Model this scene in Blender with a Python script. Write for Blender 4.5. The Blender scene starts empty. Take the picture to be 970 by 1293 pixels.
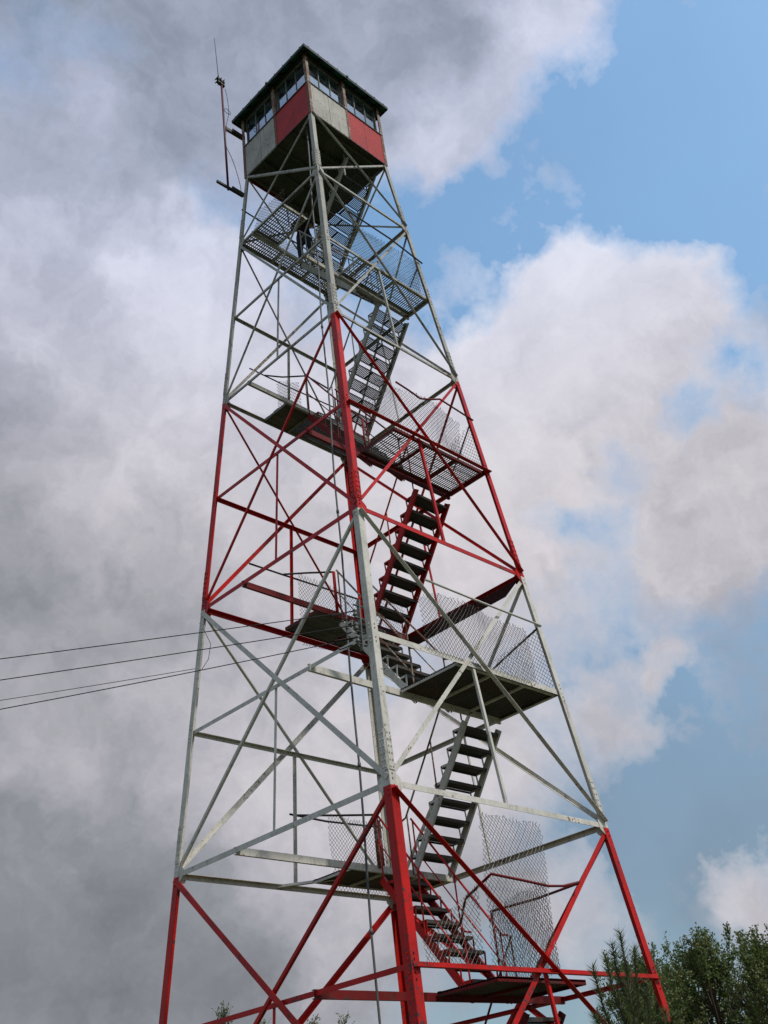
import bpy, math, random
from mathutils import Vector, Matrix, noise
random.seed(7)
V = Vector
R = math.radians
scene = bpy.context.scene
COL = scene.collection

# ------------------------------------------------------------------ tower measures
BAT = 0.07731                      # batter of the legs
ZF = 20.0                          # height of the cab floor above the ground
LV = [0, -2.036, -4.034, -6.079, -8.165, -10.269, -12.336, -14.405, -16.432, -18.47]
Z = [ZF + v for v in LV] + [0.15]  # bracing levels, top to foot
def W(z): return 1.067 + BAT * (ZF - z)
CORN = {'N': (-1, -1), 'R': (1, -1), 'B': (1, 1), 'L': (-1, 1)}
FACES = [('N', 'R', V((0, -1, 0))), ('R', 'B', V((1, 0, 0))), ('B', 'L', V((0, 1, 0))), ('L', 'N', V((-1, 0, 0)))]
YB = 0.77                          # where the cross beams under the landings run

# ------------------------------------------------------------------ materials
def nmat(name):
    m = bpy.data.materials.new(name); m.use_nodes = True
    nt = m.node_tree; nt.nodes.clear()
    return m, nt
def N(nt, t, **kw):
    n = nt.nodes.new(t)
    for k, v in kw.items(): setattr(n, k, v)
    return n
def mixc(nt, fac, a, b):
    n = N(nt, 'ShaderNodeMix', data_type='RGBA')
    for s, v in ((n.inputs[0], fac), (n.inputs[6], a), (n.inputs[7], b)):
        if hasattr(v, 'links'): nt.links.new(v, s)
        elif isinstance(v, (int, float)): s.default_value = v
        else: s.default_value = (*v, 1)
    return n.outputs[2]
def ramp(nt, src, lo, hi):
    n = N(nt, 'ShaderNodeMapRange', interpolation_type='SMOOTHSTEP')
    nt.links.new(src, n.inputs[0]); n.inputs[1].default_value = lo; n.inputs[2].default_value = hi
    return n.outputs[0]
def fbm(nt, coord, scale, detail=4, rough=.55, stretch=None):
    if stretch:
        mp = N(nt, 'ShaderNodeMapping'); mp.inputs['Scale'].default_value = stretch
        nt.links.new(coord, mp.inputs[0]); coord = mp.outputs[0]
    n = N(nt, 'ShaderNodeTexNoise'); n.inputs['Scale'].default_value = scale
    n.inputs['Detail'].default_value = detail; n.inputs['Roughness'].default_value = rough
    nt.links.new(coord, n.inputs['Vector']); return n.outputs['Fac']
def worn(name, base, base2, chip, rust=(.12, .045, .02), rough=.55, metal=0, bump=.3, coat=0, gscale=1, streak=0):
    """a surface with patchy colour, chips / rust and small dents"""
    m, nt = nmat(name)
    tc = N(nt, 'ShaderNodeTexCoord'); co = tc.outputs['Object']
    c = mixc(nt, ramp(nt, fbm(nt, co, 1.7 * gscale, 5), .35, .65), base, base2)
    dirt = ramp(nt, fbm(nt, co, 9 * gscale, 6, .7), .5, .78)
    c = mixc(nt, dirt, c, tuple(v * .62 for v in base2))
    if streak:
        st_ = fbm(nt, co, 1, 5, .65, stretch=(22, 22, 1.6)); sm = ramp(nt, st_, .52, .70)
        mu = N(nt, 'ShaderNodeMath', operation='MULTIPLY'); nt.links.new(sm, mu.inputs[0]); mu.inputs[1].default_value = streak
        c = mixc(nt, mu.outputs[0], c, tuple(.5 * a_ + .25 * b_ for a_, b_ in zip(rust, base2)))
    big = fbm(nt, co, 1.1 * gscale, 2); fine = fbm(nt, co, 16 * gscale, 6, .7)
    ad = N(nt, 'ShaderNodeMath', operation='MULTIPLY_ADD'); nt.links.new(big, ad.inputs[0]); ad.inputs[1].default_value = .6
    nt.links.new(fine, ad.inputs[2])
    rm = ramp(nt, ad.outputs[0], 1.02 - chip, 1.07 - chip)
    c = mixc(nt, rm, c, rust)
    b = N(nt, 'ShaderNodeBsdfPrincipled'); b.inputs['Roughness'].default_value = rough; b.inputs['Metallic'].default_value = metal; b.inputs['Specular IOR Level'].default_value = .22
    nt.links.new(c, b.inputs['Base Color'])
    bp = N(nt, 'ShaderNodeBump'); bp.inputs['Strength'].default_value = bump; bp.inputs['Distance'].default_value = .004
    nt.links.new(ad.outputs[0], bp.inputs['Height']); nt.links.new(bp.outputs[0], b.inputs['Normal'])
    o = N(nt, 'ShaderNodeOutputMaterial'); nt.links.new(b.outputs[0], o.inputs[0])
    return m
M = {}
M['white'] = worn('weathered_white_paint', (.64, .61, .55), (.52, .495, .44), .07, rust=(.15, .09, .055), streak=0.45)
M['grey'] = worn('weathered_grey_white_paint', (.42, .405, .36), (.32, .31, .275), .13, rust=(.11, .06, .035), streak=0.5)
M['red'] = worn('weathered_red_paint', (.54, .010, .007), (.40, .010, .007), .12, rust=(.10, .03, .03), rough=.42, streak=0.45)
M['dred'] = worn('shaded_red_paint', (.19, .010, .010), (.13, .010, .010), .16, rust=(.06, .03, .025), rough=.6, streak=0.4)  # darker copy of the red paint, underside shade put into the colour
M['cabwhite'] = worn('cab_white_sheet', (.45, .43, .38), (.36, .345, .30), .07, rust=(.16, .09, .06), streak=0.5)
M['cabred'] = worn('cab_red_sheet', (.44, .018, .014), (.36, .016, .013), .03, rust=(.14, .05, .04), streak=0.42)
M['rusty'] = worn('rusting_post', (.33, .31, .26), (.27, .20, .14), .28, rust=(.15, .055, .025), streak=0.6)
M['steel'] = worn('dull_galvanised_steel', (.20, .21, .20), (.13, .14, .13), .12, rust=(.10, .06, .04), rough=.5, metal=.3)
M['grate'] = worn('steel_grating', (.13, .135, .13), (.08, .085, .08), .12, rust=(.10, .06, .04), rough=.55)
M['wire'] = worn('chain_link_wire', (.16, .16, .15), (.09, .088, .082), .18, rust=(.09, .05, .035), rough=.5, metal=.2)
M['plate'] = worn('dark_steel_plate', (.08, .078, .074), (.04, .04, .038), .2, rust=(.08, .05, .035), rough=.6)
M['darkboard'] = worn('dark_maroon_board', (.05, .014, .014), (.035, .012, .012), .1, rough=.8)
M['wood'] = worn('weathered_board', (.13, .12, .10), (.08, .075, .062), .05, rust=(.05, .045, .035), rough=.85, gscale=.8)
M['under'] = worn('cab_floor_boards', (.085, .085, .062), (.05, .055, .04), .12, rust=(.03, .03, .02), rough=.85)
M['roof'] = worn('green_roof_metal', (.03, .14, .085), (.025, .10, .065), .05, rough=.45)
M['darkmetal'] = worn('dark_metal', (.035, .03, .03), (.025, .022, .02), .05, rough=.45)
M['maroon'] = worn('maroon_mast_paint', (.11, .015, .03), (.09, .015, .028), .05, rough=.45)
M['porcelain'] = worn('brown_grey_porcelain', (.22, .22, .21), (.15, .14, .13), .02, rough=.25)
M['cable'] = worn('black_cable', (.012, .012, .012), (.02, .02, .02), .0, rough=.5)
M['galvpipe'] = worn('grey_conduit', (.12, .12, .12), (.08, .08, .082), .1, rough=.45)
M['concrete'] = worn('concrete', (.36, .35, .32), (.28, .27, .25), .03, rust=(.2, .18, .15), rough=.9)
M['bark'] = worn('bark', (.12, .09, .065), (.07, .055, .04), .1, rust=(.05, .04, .03), rough=.95, gscale=2)
M['polewood'] = worn('creosoted_pole_wood', (.13, .09, .06), (.09, .065, .045), .1, rust=(.05, .035, .025), rough=.9)
M['ceiling'] = worn('cab_ceiling_boards', (.07, .06, .05), (.05, .045, .035), .1, rust=(.03, .03, .02), rough=.9)
M['skin'] = worn('skin', (.45, .28, .20), (.42, .25, .18), .0, rust=(.4, .25, .2), bump=.05)
M['shirt'] = worn('maroon_shirt_cloth', (.025, .008, .012), (.02, .006, .01), .0, rough=.9, bump=.1)
M['jeans'] = worn('grey_blue_jeans', (.04, .048, .065), (.03, .036, .05), .0, rough=.9, bump=.1)
M['hair'] = worn('dark_hair', (.02, .014, .01), (.03, .02, .014), .0, rough=.6)
M['shoe'] = worn('dark_shoe', (.02, .02, .02), (.03, .03, .03), .0, rough=.5)

def glass_mat():
    m, nt = nmat('dusty_window_glass')
    t = N(nt, 'ShaderNodeBsdfTransparent'); t.inputs[0].default_value = (.78, .83, .88, 1)
    g = N(nt, 'ShaderNodeBsdfGlossy'); g.inputs['Roughness'].default_value = .04; g.inputs[0].default_value = (.9, .95, 1, 1)
    d = N(nt, 'ShaderNodeBsdfDiffuse'); d.inputs[0].default_value = (.3, .32, .33, 1)
    fr = N(nt, 'ShaderNodeFresnel'); fr.inputs[0].default_value = 1.5
    mx = N(nt, 'ShaderNodeMixShader'); f2 = N(nt, 'ShaderNodeMath', operation='MULTIPLY', use_clamp=True); nt.links.new(fr.outputs[0], f2.inputs[0]); f2.inputs[1].default_value = 4.0
    nt.links.new(f2.outputs[0], mx.inputs[0]); nt.links.new(t.outputs[0], mx.inputs[1]); nt.links.new(g.outputs[0], mx.inputs[2])
    tc = N(nt, 'ShaderNodeTexCoord'); du = ramp(nt, fbm(nt, tc.outputs['Object'], 7, 5), .3, .9)
    ml = N(nt, 'ShaderNodeMath', operation='MULTIPLY'); nt.links.new(du, ml.inputs[0]); ml.inputs[1].default_value = .22
    m2 = N(nt, 'ShaderNodeMixShader'); nt.links.new(ml.outputs[0], m2.inputs[0]); nt.links.new(mx.outputs[0], m2.inputs[1]); nt.links.new(d.outputs[0], m2.inputs[2])
    o = N(nt, 'ShaderNodeOutputMaterial'); nt.links.new(m2.outputs[0], o.inputs[0]); return m
M['glass'] = glass_mat()

def leaf_mat(name, a, b_, c3, trans=.25):
    m, nt = nmat(name)
    ge = N(nt, 'ShaderNodeNewGeometry'); tc = N(nt, 'ShaderNodeTexCoord')
    col = mixc(nt, ge.outputs['Random Per Island'], a, b_)
    col = mixc(nt, ramp(nt, fbm(nt, tc.outputs['Object'], 1.3, 3), .5, .75), col, c3)
    b = N(nt, 'ShaderNodeBsdfPrincipled'); b.inputs['Roughness'].default_value = .5; nt.links.new(col, b.inputs['Base Color'])
    t = N(nt, 'ShaderNodeBsdfTranslucent'); nt.links.new(col, t.inputs[0])
    mx = N(nt, 'ShaderNodeMixShader'); mx.inputs[0].default_value = trans
    nt.links.new(b.outputs[0], mx.inputs[1]); nt.links.new(t.outputs[0], mx.inputs[2])
    o = N(nt, 'ShaderNodeOutputMaterial'); nt.links.new(mx.outputs[0], o.inputs[0]); return m
M['leaf'] = leaf_mat('oak_leaves', (.075, .115, .025), (.18, .22, .065), (.24, .20, .09), .4)
M['needle'] = leaf_mat('pine_needles', (.06, .085, .025), (.13, .16, .05), (.14, .13, .055), .15)

# ------------------------------------------------------------------ mesh building
def frame(d, n):
    d = d.normalized(); n = (n - d * n.dot(d))
    if n.length < 1e-5: n = V((1, 0, 0)) - d * d.x
    if n.length < 1e-5: n = V((0, 1, 0))
    n.normalize(); return d, n, d.cross(n).normalized()
class MB:
    def __init__(s): s.v = []; s.f = []; s.m = []; s.cur = 0
    def quad(s, *p):
        i = len(s.v); s.v += [tuple(q) for q in p]; s.f.append(tuple(range(i, i + len(p)))); s.m.append(s.cur)
    def prism(s, p0, p1, sec0, sec1=None):
        """closed prism from a section polygon list of world offsets"""
        sec1 = sec1 or sec0; k = len(sec0); i = len(s.v)
        s.v += [tuple(p0 + q) for q in sec0] + [tuple(p1 + q) for q in sec1]
        for j in range(k): s.f.append((i + j, i + (j + 1) % k, i + k + (j + 1) % k, i + k + j)); s.m.append(s.cur)
        s.f.append(tuple(i + j for j in reversed(range(k)))); s.m.append(s.cur)
        s.f.append(tuple(i + k + j for j in range(k))); s.m.append(s.cur)
    def bar(s, p0, p1, n, w, t):
        """flat bar: w wide across, t thick along n"""
        p0 = V(p0); p1 = V(p1); d, n, c = frame(p1 - p0, V(n)); a = c * w / 2; b = n * t / 2
        s.prism(p0, p1, [-a - b, a - b, a + b, -a + b])
    def angle(s, p0, p1, n, w, dep, t=.008, side=1):
        """steel angle: flange w in the plane facing n, the other flange going back from n at its edge"""
        p0 = V(p0); p1 = V(p1); d, n, c = frame(p1 - p0, V(n)); c = c * side
        a, b = c * (w / 2), c * (-w / 2)
        sec = [b, a, a - n * dep, a - n * dep - c * t, a - n * t - c * t, b - n * t]
        if side < 0: sec = sec[::-1]
        s.prism(p0, p1, sec)
    def channel(s, p0, p1, n, w, dep, t=.008):
        p0 = V(p0); p1 = V(p1); d, n, c = frame(p1 - p0, V(n)); a = c * w / 2; b = -a
        s.prism(p0, p1, [b, a, a - n * dep, a - n * dep - c * t, a - c * t - n * t, b + c * t - n * t, b + c * t - n * dep, b - n * dep])
    def box(s, x0, x1, y0, y1, z0, z1):
        s.prism(V((0, 0, z0)), V((0, 0, z1)), [V((x0, y0, 0)), V((x1, y0, 0)), V((x1, y1, 0)), V((x0, y1, 0))])
    def tube(s, pts, r, k=8, r1=None, caps=True):
        pts = [V(p) for p in pts]; n = len(pts); up = V((.31, .17, .93)); i0 = len(s.v)
        rr = r if isinstance(r, (list, tuple)) else [r + ((r1 if r1 is not None else r) - r) * j / max(1, n - 1) for j in range(n)]
        for j, p in enumerate(pts):
            d = (pts[min(j + 1, n - 1)] - pts[max(j - 1, 0)])
            d, a, c = frame(d, up); up = a
            for q in range(k):
                an = 2 * math.pi * q / k; s.v.append(tuple(p + (a * math.cos(an) + c * math.sin(an)) * rr[j]))
        for j in range(n - 1):
            for q in range(k):
                s.f.append((i0 + j * k + q, i0 + j * k + (q + 1) % k, i0 + (j + 1) * k + (q + 1) % k, i0 + (j + 1) * k + q)); s.m.append(s.cur)
        if caps:
            s.f.append(tuple(i0 + q for q in reversed(range(k)))); s.m.append(s.cur)
            s.f.append(tuple(i0 + (n - 1) * k + q for q in range(k))); s.m.append(s.cur)
    def lathe(s, p, prof, k=12, axis=V((0, 0, 1))):
        p = V(p); s.tube([p + axis * h for h, r in prof], [r for h, r in prof], k)
    def build(s, name, mats, parent=None, origin=None, smooth=False):
        if not isinstance(mats, (list, tuple)): mats = [mats]
        xs = list(zip(*s.v))
        if origin is None: origin = V([(min(q) + max(q)) / 2 for q in xs])
        origin = V(origin)
        me = bpy.data.meshes.new(name)
        me.from_pydata([(v[0] - origin.x, v[1] - origin.y, v[2] - origin.z) for v in s.v], [], s.f)
        for m in mats: me.materials.append(M[m] if isinstance(m, str) else m)
        me.polygons.foreach_set('material_index', s.m)
        if smooth: me.polygons.foreach_set('use_smooth', [True] * len(s.f))
        me.update()
        o = bpy.data.objects.new(name, me); COL.objects.link(o)
        if parent is not None:
            o.parent = parent; o.location = origin - V(parent['_w'])
        else: o.location = origin
        o['_w'] = tuple(origin)
        return o
def empty(name, loc, parent=None):
    o = bpy.data.objects.new(name, None); COL.objects.link(o); o.empty_display_size = .2
    loc = V(loc)
    if parent is not None: o.parent = parent; o.location = loc - V(parent['_w'])
    else: o.location = loc
    o['_w'] = tuple(loc); return o
def tag(o, label=None, cat=None, group=None, kind=None):
    for k, v in (('label', label), ('category', cat), ('group', group), ('kind', kind)):
        if v: o[k] = v
    return o

# ------------------------------------------------------------------ the tower
tower = tag(empty('fire_tower', (0, 0, 0)), 'tall red and white steel lattice lookout tower with a cab and zigzag stairs', 'lookout tower')
def corner(k, z, off=0):
    sx, sy = CORN[k]; w = W(z) + off; return V((sx * w, sy * w, z))
def fpt(f, s, z, off=0):
    """point on face f: s from -1 (its first leg) to 1 (its second), off outward"""
    a, b, n = f; w = W(z); pa = corner(a, z); pb = corner(b, z)
    return pa.lerp(pb, (s + 1) / 2) + n * off
def band(z):
    """paint of a member by height: grey-white, red, white, red"""
    if z > Z[2] : return 'grey'
    if z > Z[3] - .01: return 'grey'
    if z > Z[5] - .01: return 'red'
    if z > Z[7] - .01: return 'white'
    return 'red'
MATS = ['grey', 'red', 'white', 'rusty', 'dred']
BI = {'grey': 0, 'red': 1, 'white': 2}
# legs: rolled angles with the heel outward, repainted band by band
for k, (sx, sy) in CORN.items():
    mb = MB(); zs = [-.02, Z[9], Z[7] - .03, Z[5] - .03, Z[3] - .06, Z[1], ZF + .1]
    szs = [.13, .125, .108, .10, .095, .09]
    for i in range(6):
        za, zb = zs[i], zs[i + 1]; mb.cur = BI[band((za + zb) / 2)]
        a = szs[i]; t = .011; p0, p1 = corner(k, za), corner(k, zb)
        X = V((-sx, 0, 0)); Y = V((0, -sy, 0)); bev = .006
        sec = [X * bev, X * a, X * a + Y * t, X * t + Y * t, X * t + Y * a, Y * a, Y * bev]
        if sx * sy < 0: sec = sec[::-1]
        mb.prism(p0, p1, sec)
    # splice plates and bolt heads near each paint change
    for zi in (9, 7, 5, 3, 1):
        zc = Z[zi] + .42; mb.cur = BI[band(zc)]
        for ax, ay in ((X, V((0, sy, 0))), (Y, V((sx, 0, 0)))):
            c = corner(k, zc)
            q0 = corner(k, zc - .26) + ax * .056 + ay * .004; q1 = corner(k, zc + .26) + ax * .056 + ay * .004
            mb.bar(q0, q1, ay, .088, .012)
            for j in range(6):
                for e in (.034, .078):
                    q = corner(k, zc - .22 + j * .088) + ax * e + ay * .010
                    mb.tube([q, q + ay * .012], .010, 6)
    # step / brace bolts all the way up
    for lv in range(1, 10):
        for ax, ay in ((X, V((0, sy, 0))), (Y, V((sx, 0, 0)))):
            for dz in (-.14, -.08, .06, .12):
                q = corner(k, Z[lv] + dz) + ax * .05 + ay * .001; mb.cur = BI[band(Z[lv] + dz)]
                mb.tube([q, q + ay * .014], .010, 6)
    mb.build('leg', MATS, tower)
    f = MB(); c = corner(k, .0); f.prism(V((c.x, c.y, -.6)), V((c.x, c.y, .14)), [V((-.33, -.33, 0)), V((.33, -.33, 0)), V((.33, .33, 0)), V((-.33, .33, 0))],
        [V((-.25, -.25, 0)), V((.25, -.25, 0)), V((.25, .25, 0)), V((-.25, .25, 0))]); f.build('footing', 'concrete', tower)

# face bracing
for fi, f in enumerate(FACES):
    a, b, n0 = f
    n = (n0 + V((0, 0, BAT))).normalized()
    def dia(s0, z0, s1, z1, off, wd, side, outw=False):
        mb = MB(); c = band((z0 + z1) / 2)
        p0 = fpt(f, s0 * (1 - .03 / W(z0)), z0, off); p1 = fpt(f, s1 * (1 - .03 / W(z1)), z1, off)
        if outw: mb.angle(p0, p1, -n, wd, wd * .9, .007, -side)
        else: mb.angle(p0, p1, n, wd, wd * .9, .007, side)
        return mb.build('diagonal_brace', c, tower)
    for (t, m_) in ((0, 1), (1, 3), (3, 5), (5, 7), (7, 9), (9, 10)):
        wd = {0: .045, 1: .05, 3: .058, 5: .072, 7: .078, 9: .078}[t]
        dia(-1, Z[t] - .05, 1, Z[m_] + (.07 if m_ < 10 else .1), .006 if fi == 0 else .012, wd, 1, fi == 0)
        dia(1, Z[t] - .05, -1, Z[m_] + (.07 if m_ < 10 else .1), -.022, wd * (.62 if fi == 3 else .85), -1)
    for lv in range(1, 10):
        if lv == 9 and False: continue
        mb = MB(); main = lv % 2 == 1; wd = .075 if main and lv > 4 else .062
        if lv <= 3: wd = .052
        if lv in (4, 6) and fi == 0: wd = .088
        c = band(Z[lv] + .02)
        if fi == 0 and lv in (4, 8): mb.angle(fpt(f, -1 + .02 / W(Z[lv]), Z[lv], .004), fpt(f, 1 - .02 / W(Z[lv]), Z[lv], .004), -n, wd, wd * .8, .007, -1)
        else: mb.angle(fpt(f, -1 + .02 / W(Z[lv]), Z[lv], -.014 if main else -.036), fpt(f, 1 - .02 / W(Z[lv]), Z[lv], -.014 if main else -.036), n, wd, wd, .007, -1 if True else 1)
        mb.build('horizontal_beam', c, tower)
    # hangers from the crossing of each X down to the beam below
    for m_, t in ((2, 3), (4, 5), (6, 7), (8, 9)):
        mb = MB(); zt = Z[m_] + .02
        mb.angle(fpt(f, 0, zt, -.05), fpt(f, 0, Z[t] + .03, -.032), n, .045 if m_ > 2 else .035, .04, .006, 1)
        mb.build('hanger', band(zt), tower)
    # gusset plates at the main joints
    for lv in (1, 3, 5, 7, 9):
        for s in (-1, 1):
            mb = MB(); g = .10 + .05 * (lv / 9); w_ = W(Z[lv])
            p = [(-.01, .16), (.06, .17), (g + .05, .07), (g + .05, -.06), (.07, -.18), (-.01, -.16)]
            pts = [fpt(f, s * (1 - (u + .012) / w_), Z[lv] + v_, -.0135) for u, v_ in p]
            if s > 0: pts = pts[::-1]
            mb.prism(V((0, 0, 0)), n * .006, [V(q) for q in pts]); mb.build('gusset_plate', band(Z[lv] - .3 if lv in (7,) and False else Z[lv] + .05), tower)

# cross beams the landings and stairs hang on
for lv in range(1, 9):
    y = YB if lv % 2 else -YB; w = W(Z[lv])
    mb = MB(); c = 'dred' if band(Z[lv]) == 'red' else band(Z[lv])  # beams in red bands take the red with shade painted in
    mb.channel((-w + .01, y, Z[lv] - .01), (w - .01, y, Z[lv] - .01), V((0, -1, 0)), .10 if lv > 3 else .08, .045, .008)
    mb.build('landing_beam', c, tower)

# chain link in any quadrilateral-ish panel -------------------------------------------------
def clip(poly, p, d):
    """parameter interval of line p+t d inside convex polygon"""
    t0, t1 = -1e9, 1e9; k = len(poly)
    area = sum(poly[i][0] * poly[(i + 1) % k][1] - poly[(i + 1) % k][0] * poly[i][1] for i in range(k))
    sg = 1 if area > 0 else -1
    for i in range(k):
        ax, ay = poly[i]; bx, by = poly[(i + 1) % k]
        nx, ny = (-(by - ay) * sg, (bx - ax) * sg)
        den = nx * d[0] + ny * d[1]; num = nx * (p[0] - ax) + ny * (p[1] - ay)
        if abs(den) < 1e-9:
            if num < 0: return None
            continue
        t = -num / den
        if den > 0: t0 = max(t0, t)
        else: t1 = min(t1, t)
    return (t0, t1) if t1 > t0 + .01 else None
def chain(name, org, U, Vv, poly, parent, pitch=.068, r=.0035, bulge=.03, seed=0, curl=True):
    org = V(org); U = V(U).normalized(); Vv = V(Vv).normalized(); nn = U.cross(Vv)
    mb = MB(); ytop = max(p[1] for p in poly); asp = 1.12
    def P(a, c, o=0):
        q = org + U * a + Vv * c
        s_ = noise.noise(V((a * 1.3 + seed * 7.1, c * 1.3, seed)))
        s2 = noise.noise(V((a * 1.1 + seed * 3.3, c * .9, seed + 9)))
        return q + nn * (s_ * bulge * 2 + o) + U * s2 * bulge * .5 + Vv * noise.noise(V((a * 1.7, 4.2, seed))) * bulge
    xs = [p[0] for p in poly]; ys = [p[1] for p in poly]; L = math.hypot(1, asp)
    for sg in (1, -1):
        d = (sg / L, asp / L)
        lo = min(xs) - (max(ys) - min(ys)) * 1.2; hi = max(xs) + (max(ys) - min(ys)) * 1.2
        k0 = int(lo / pitch); k1 = int(hi / pitch) + 1
        for k in range(k0, k1):
            c = clip(poly, (k * pitch, min(ys)), d)
            if not c: continue
            t0, t1 = c; nseg = max(1, int((t1 - t0) / .075)); pts = []
            for j in range(nseg + 1):
                t = t0 + (t1 - t0) * j / nseg
                pts.append(P(k * pitch + d[0] * t, min(ys) + d[1] * t, .003 * (1 if (j + k) % 2 else -1)))
            ye = min(ys) + d[1] * t1
            if curl and ye > ytop - .2:
                e = pts[-1]; q = random.uniform(.015, .05)
                pts.append(e + U * sg * q * .5 + Vv * q + nn * random.uniform(-.02, .02))
                pts.append(e + U * sg * q * .1 + Vv * (q * 1.2) + nn * random.uniform(-.03, .03))
            mb.tube(pts, r, 3, caps=False)
    return mb.build(name, 'wire', parent)
def pipe(name, pts, mat, parent, r=.017):
    mb = MB(); mb.tube(pts, r, 8); return mb.build(name, mat, parent, smooth=True)

# decks -----------------------------------------------------------------------------------
def deck(parent, x0, x1, y0, y1, z, style, edge):
    mb = MB(); ya, yb = min(y0, y1), max(y0, y1)
    if style == 'grating':
        x = x0 + .02
        while x < x1:
            mb.box(x, x + .014, ya + .01, yb - .01, z - .002, z + .012); x += .05
        y = ya + .06
        while y < yb:
            mb.bar((x0, y, z), (x1, y, z), (0, 0, 1), .008, .012); y += .16
        mt = 'grate'
    elif style == 'fine':
        x = x0 + .02
        while x < x1: mb.box(x, x + .015, ya + .01, yb - .01, z, z + .014); x += .05
        y = ya + .03
        while y < yb: mb.box(x0, x1, y, y + .013, z - .010, z + .012); y += .085
        mt = 'grate'
    elif style == 'boards':
        y = ya
        while y < yb - .02:
            h = random.uniform(-.004, .004); e = min(y + .135, yb)
            mb.box(x0 + random.uniform(0, .02), x1 - random.uniform(0, .02), y + .004, e, z - .018 + h, z + .018 + h); y += .142
        mt = 'wood'
    else:  # ribbed plate: narrow planks pressed into a sheet
        y = ya; 
        while y < yb - .005:
            mb.box(x0, x1, y, min(y + .036, yb), z - .014, z + .008); mb.box(x0, x1, y + .034, min(y + .048, yb), z - .002, z + .010); y += .048
        mt = 'plate'
    mb.build('deck', mt, parent)
    e = MB()
    for yy in (ya, yb): e.angle((x0, yy, z - .015), (x1, yy, z - .015), (0, -1 if yy == ya else 1, 0), .06, .05, .006, 1)
    for xx in (x0, x1): e.angle((xx, ya + .008, z - .022), (xx, yb - .008, z - .022), (-1 if xx == x0 else 1, 0, 0), .055, .05, .006, 1)
    n_ = max(1, int((x1 - x0) / .7))
    for i in range(1, n_): e.bar((x0 + (x1 - x0) * i / n_, ya + .01, z - .034), (x0 + (x1 - x0) * i / n_, yb - .01, z - .034), (0, 0, 1), .045, .03)
    e.build('deck_frame', edge, parent)

def landing(lv, name='landing'):
    z = Z[lv]; w = W(z); return empty(name, (w / 2, (YB + .45) * (1 if lv % 2 else -1), z), tower), z, w
DZ = .075
# odd levels stand on the far left side, even levels on the near right side
# level 8 (lowest seen)
l, z, w = landing(8)
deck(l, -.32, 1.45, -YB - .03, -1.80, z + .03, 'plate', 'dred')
chain('mesh_panel', (0, -w + .02, z), (1, 0, 0), (0, BAT, 1), [(-1.05, .02), (.24, -.02), (.42, .95), (.60, 1.84), (-.65, 1.84), (-.80, 1.1)], l, bulge=.02, seed=1)
chain('mesh_panel', (1.0, -.79, z), (-.68, -1.5, 0), (0, 0, 1), [(0, .03), (1.62, .03), (1.62, 1.05), (0, 1.1)], l, bulge=.02, seed=2)
chain('mesh_panel', (0, -w + .10, z), (1, 0, 0), (0, BAT, 1), [(-2.0, .05), (-1.06, .02), (-.86, 1.0), (-2.0, .30)], l, bulge=.02, seed=3, curl=False)
pipe('guard_rail', [(-.80, -w, z + 1.06), (-.2, -w - .01, z + 1.03), (.26, -w - .02, z + 1.0), (.6, -w - .01, z + 1.03), (.97, -w, z + 1.11)], 'dred', l)
pipe('guard_rail', [(.97, -w + .02, z + 1.10), (1.0, -1.6, z + 1.08), (1.0, -YB, z + 1.10)], 'dred', l)
pipe('guard_rail', [(-.80, -w + .02, z + 1.05), (-.35, -1.5, z + 1.0), (.35, -YB, z + .92), (.9, 0, z + .86)], 'dred', l)
pipe('guard_post', [(1.0, -YB - .01, z), (1.0, -YB - .01, z + 1.10)], 'dred', l, .018)
# level 7
l, z, w = landing(7)
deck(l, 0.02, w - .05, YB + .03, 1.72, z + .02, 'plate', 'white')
chain('mesh_panel', (0, w - .02, z), (1, 0, 0), (0, -BAT, 1), [(.84, .02), (w - .1, .02), (w - .15, 1.16), (.72, 1.19)], l, seed=4, bulge=.045)
pipe('guard_rail', [(.02, w, z + 1.16), (.8, w, z + 1.14), (w - .05, w - .09, z + 1.16)], 'plate', l)
pipe('guard_rail', [(.06, w - .03, z + 1.14), (.3, 1.4, z + .95), (.48, YB, z + .80)], 'plate', l)
pipe('guard_post', [(.48, YB, z), (.48, YB, z + .80)], 'rusty', l, .03)
pipe('guard_post', [(.70, YB + .12, z), (.70, YB + .12, z + .78)], 'rusty', l, .018)
b_ = MB(); b_.angle((-.35, w - .05, z - .02), (.30, 1.45, z - .01), (0, 0, -1), .06, .05, .006, 1); b_.build('deck_brace', 'white', l)
# level 6
l, z, w = landing(6)
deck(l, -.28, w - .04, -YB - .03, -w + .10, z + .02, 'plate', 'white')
chain('mesh_panel', (0, -w + .02, z), (1, 0, 0), (0, BAT, 1), [(-1.0, .0), (1.42, .0), (1.50, .96), (-.35, 1.05), (-1.0, .8)], l, seed=5, bulge=.05)
chain('mesh_panel', (w - .05, 0, z), (0, 1, 0), (-BAT, 0, 1), [(-w + .1, .02), (-.85, .02), (-.95, .9), (-w + .1, 1.1)], l, seed=6, bulge=.05)
pipe('guard_rail', [(-.82, -w, z + 1.11), (.4, -w, z + 1.09), (w - .1, -w + .08, z + 1.15)], 'white', l)
pipe('guard_rail', [(w - .1, -w + .1, z + 1.15), (w - .06, -1.3, z + 1.0), (w - .05, -YB, z + .84)], 'plate', l)
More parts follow.
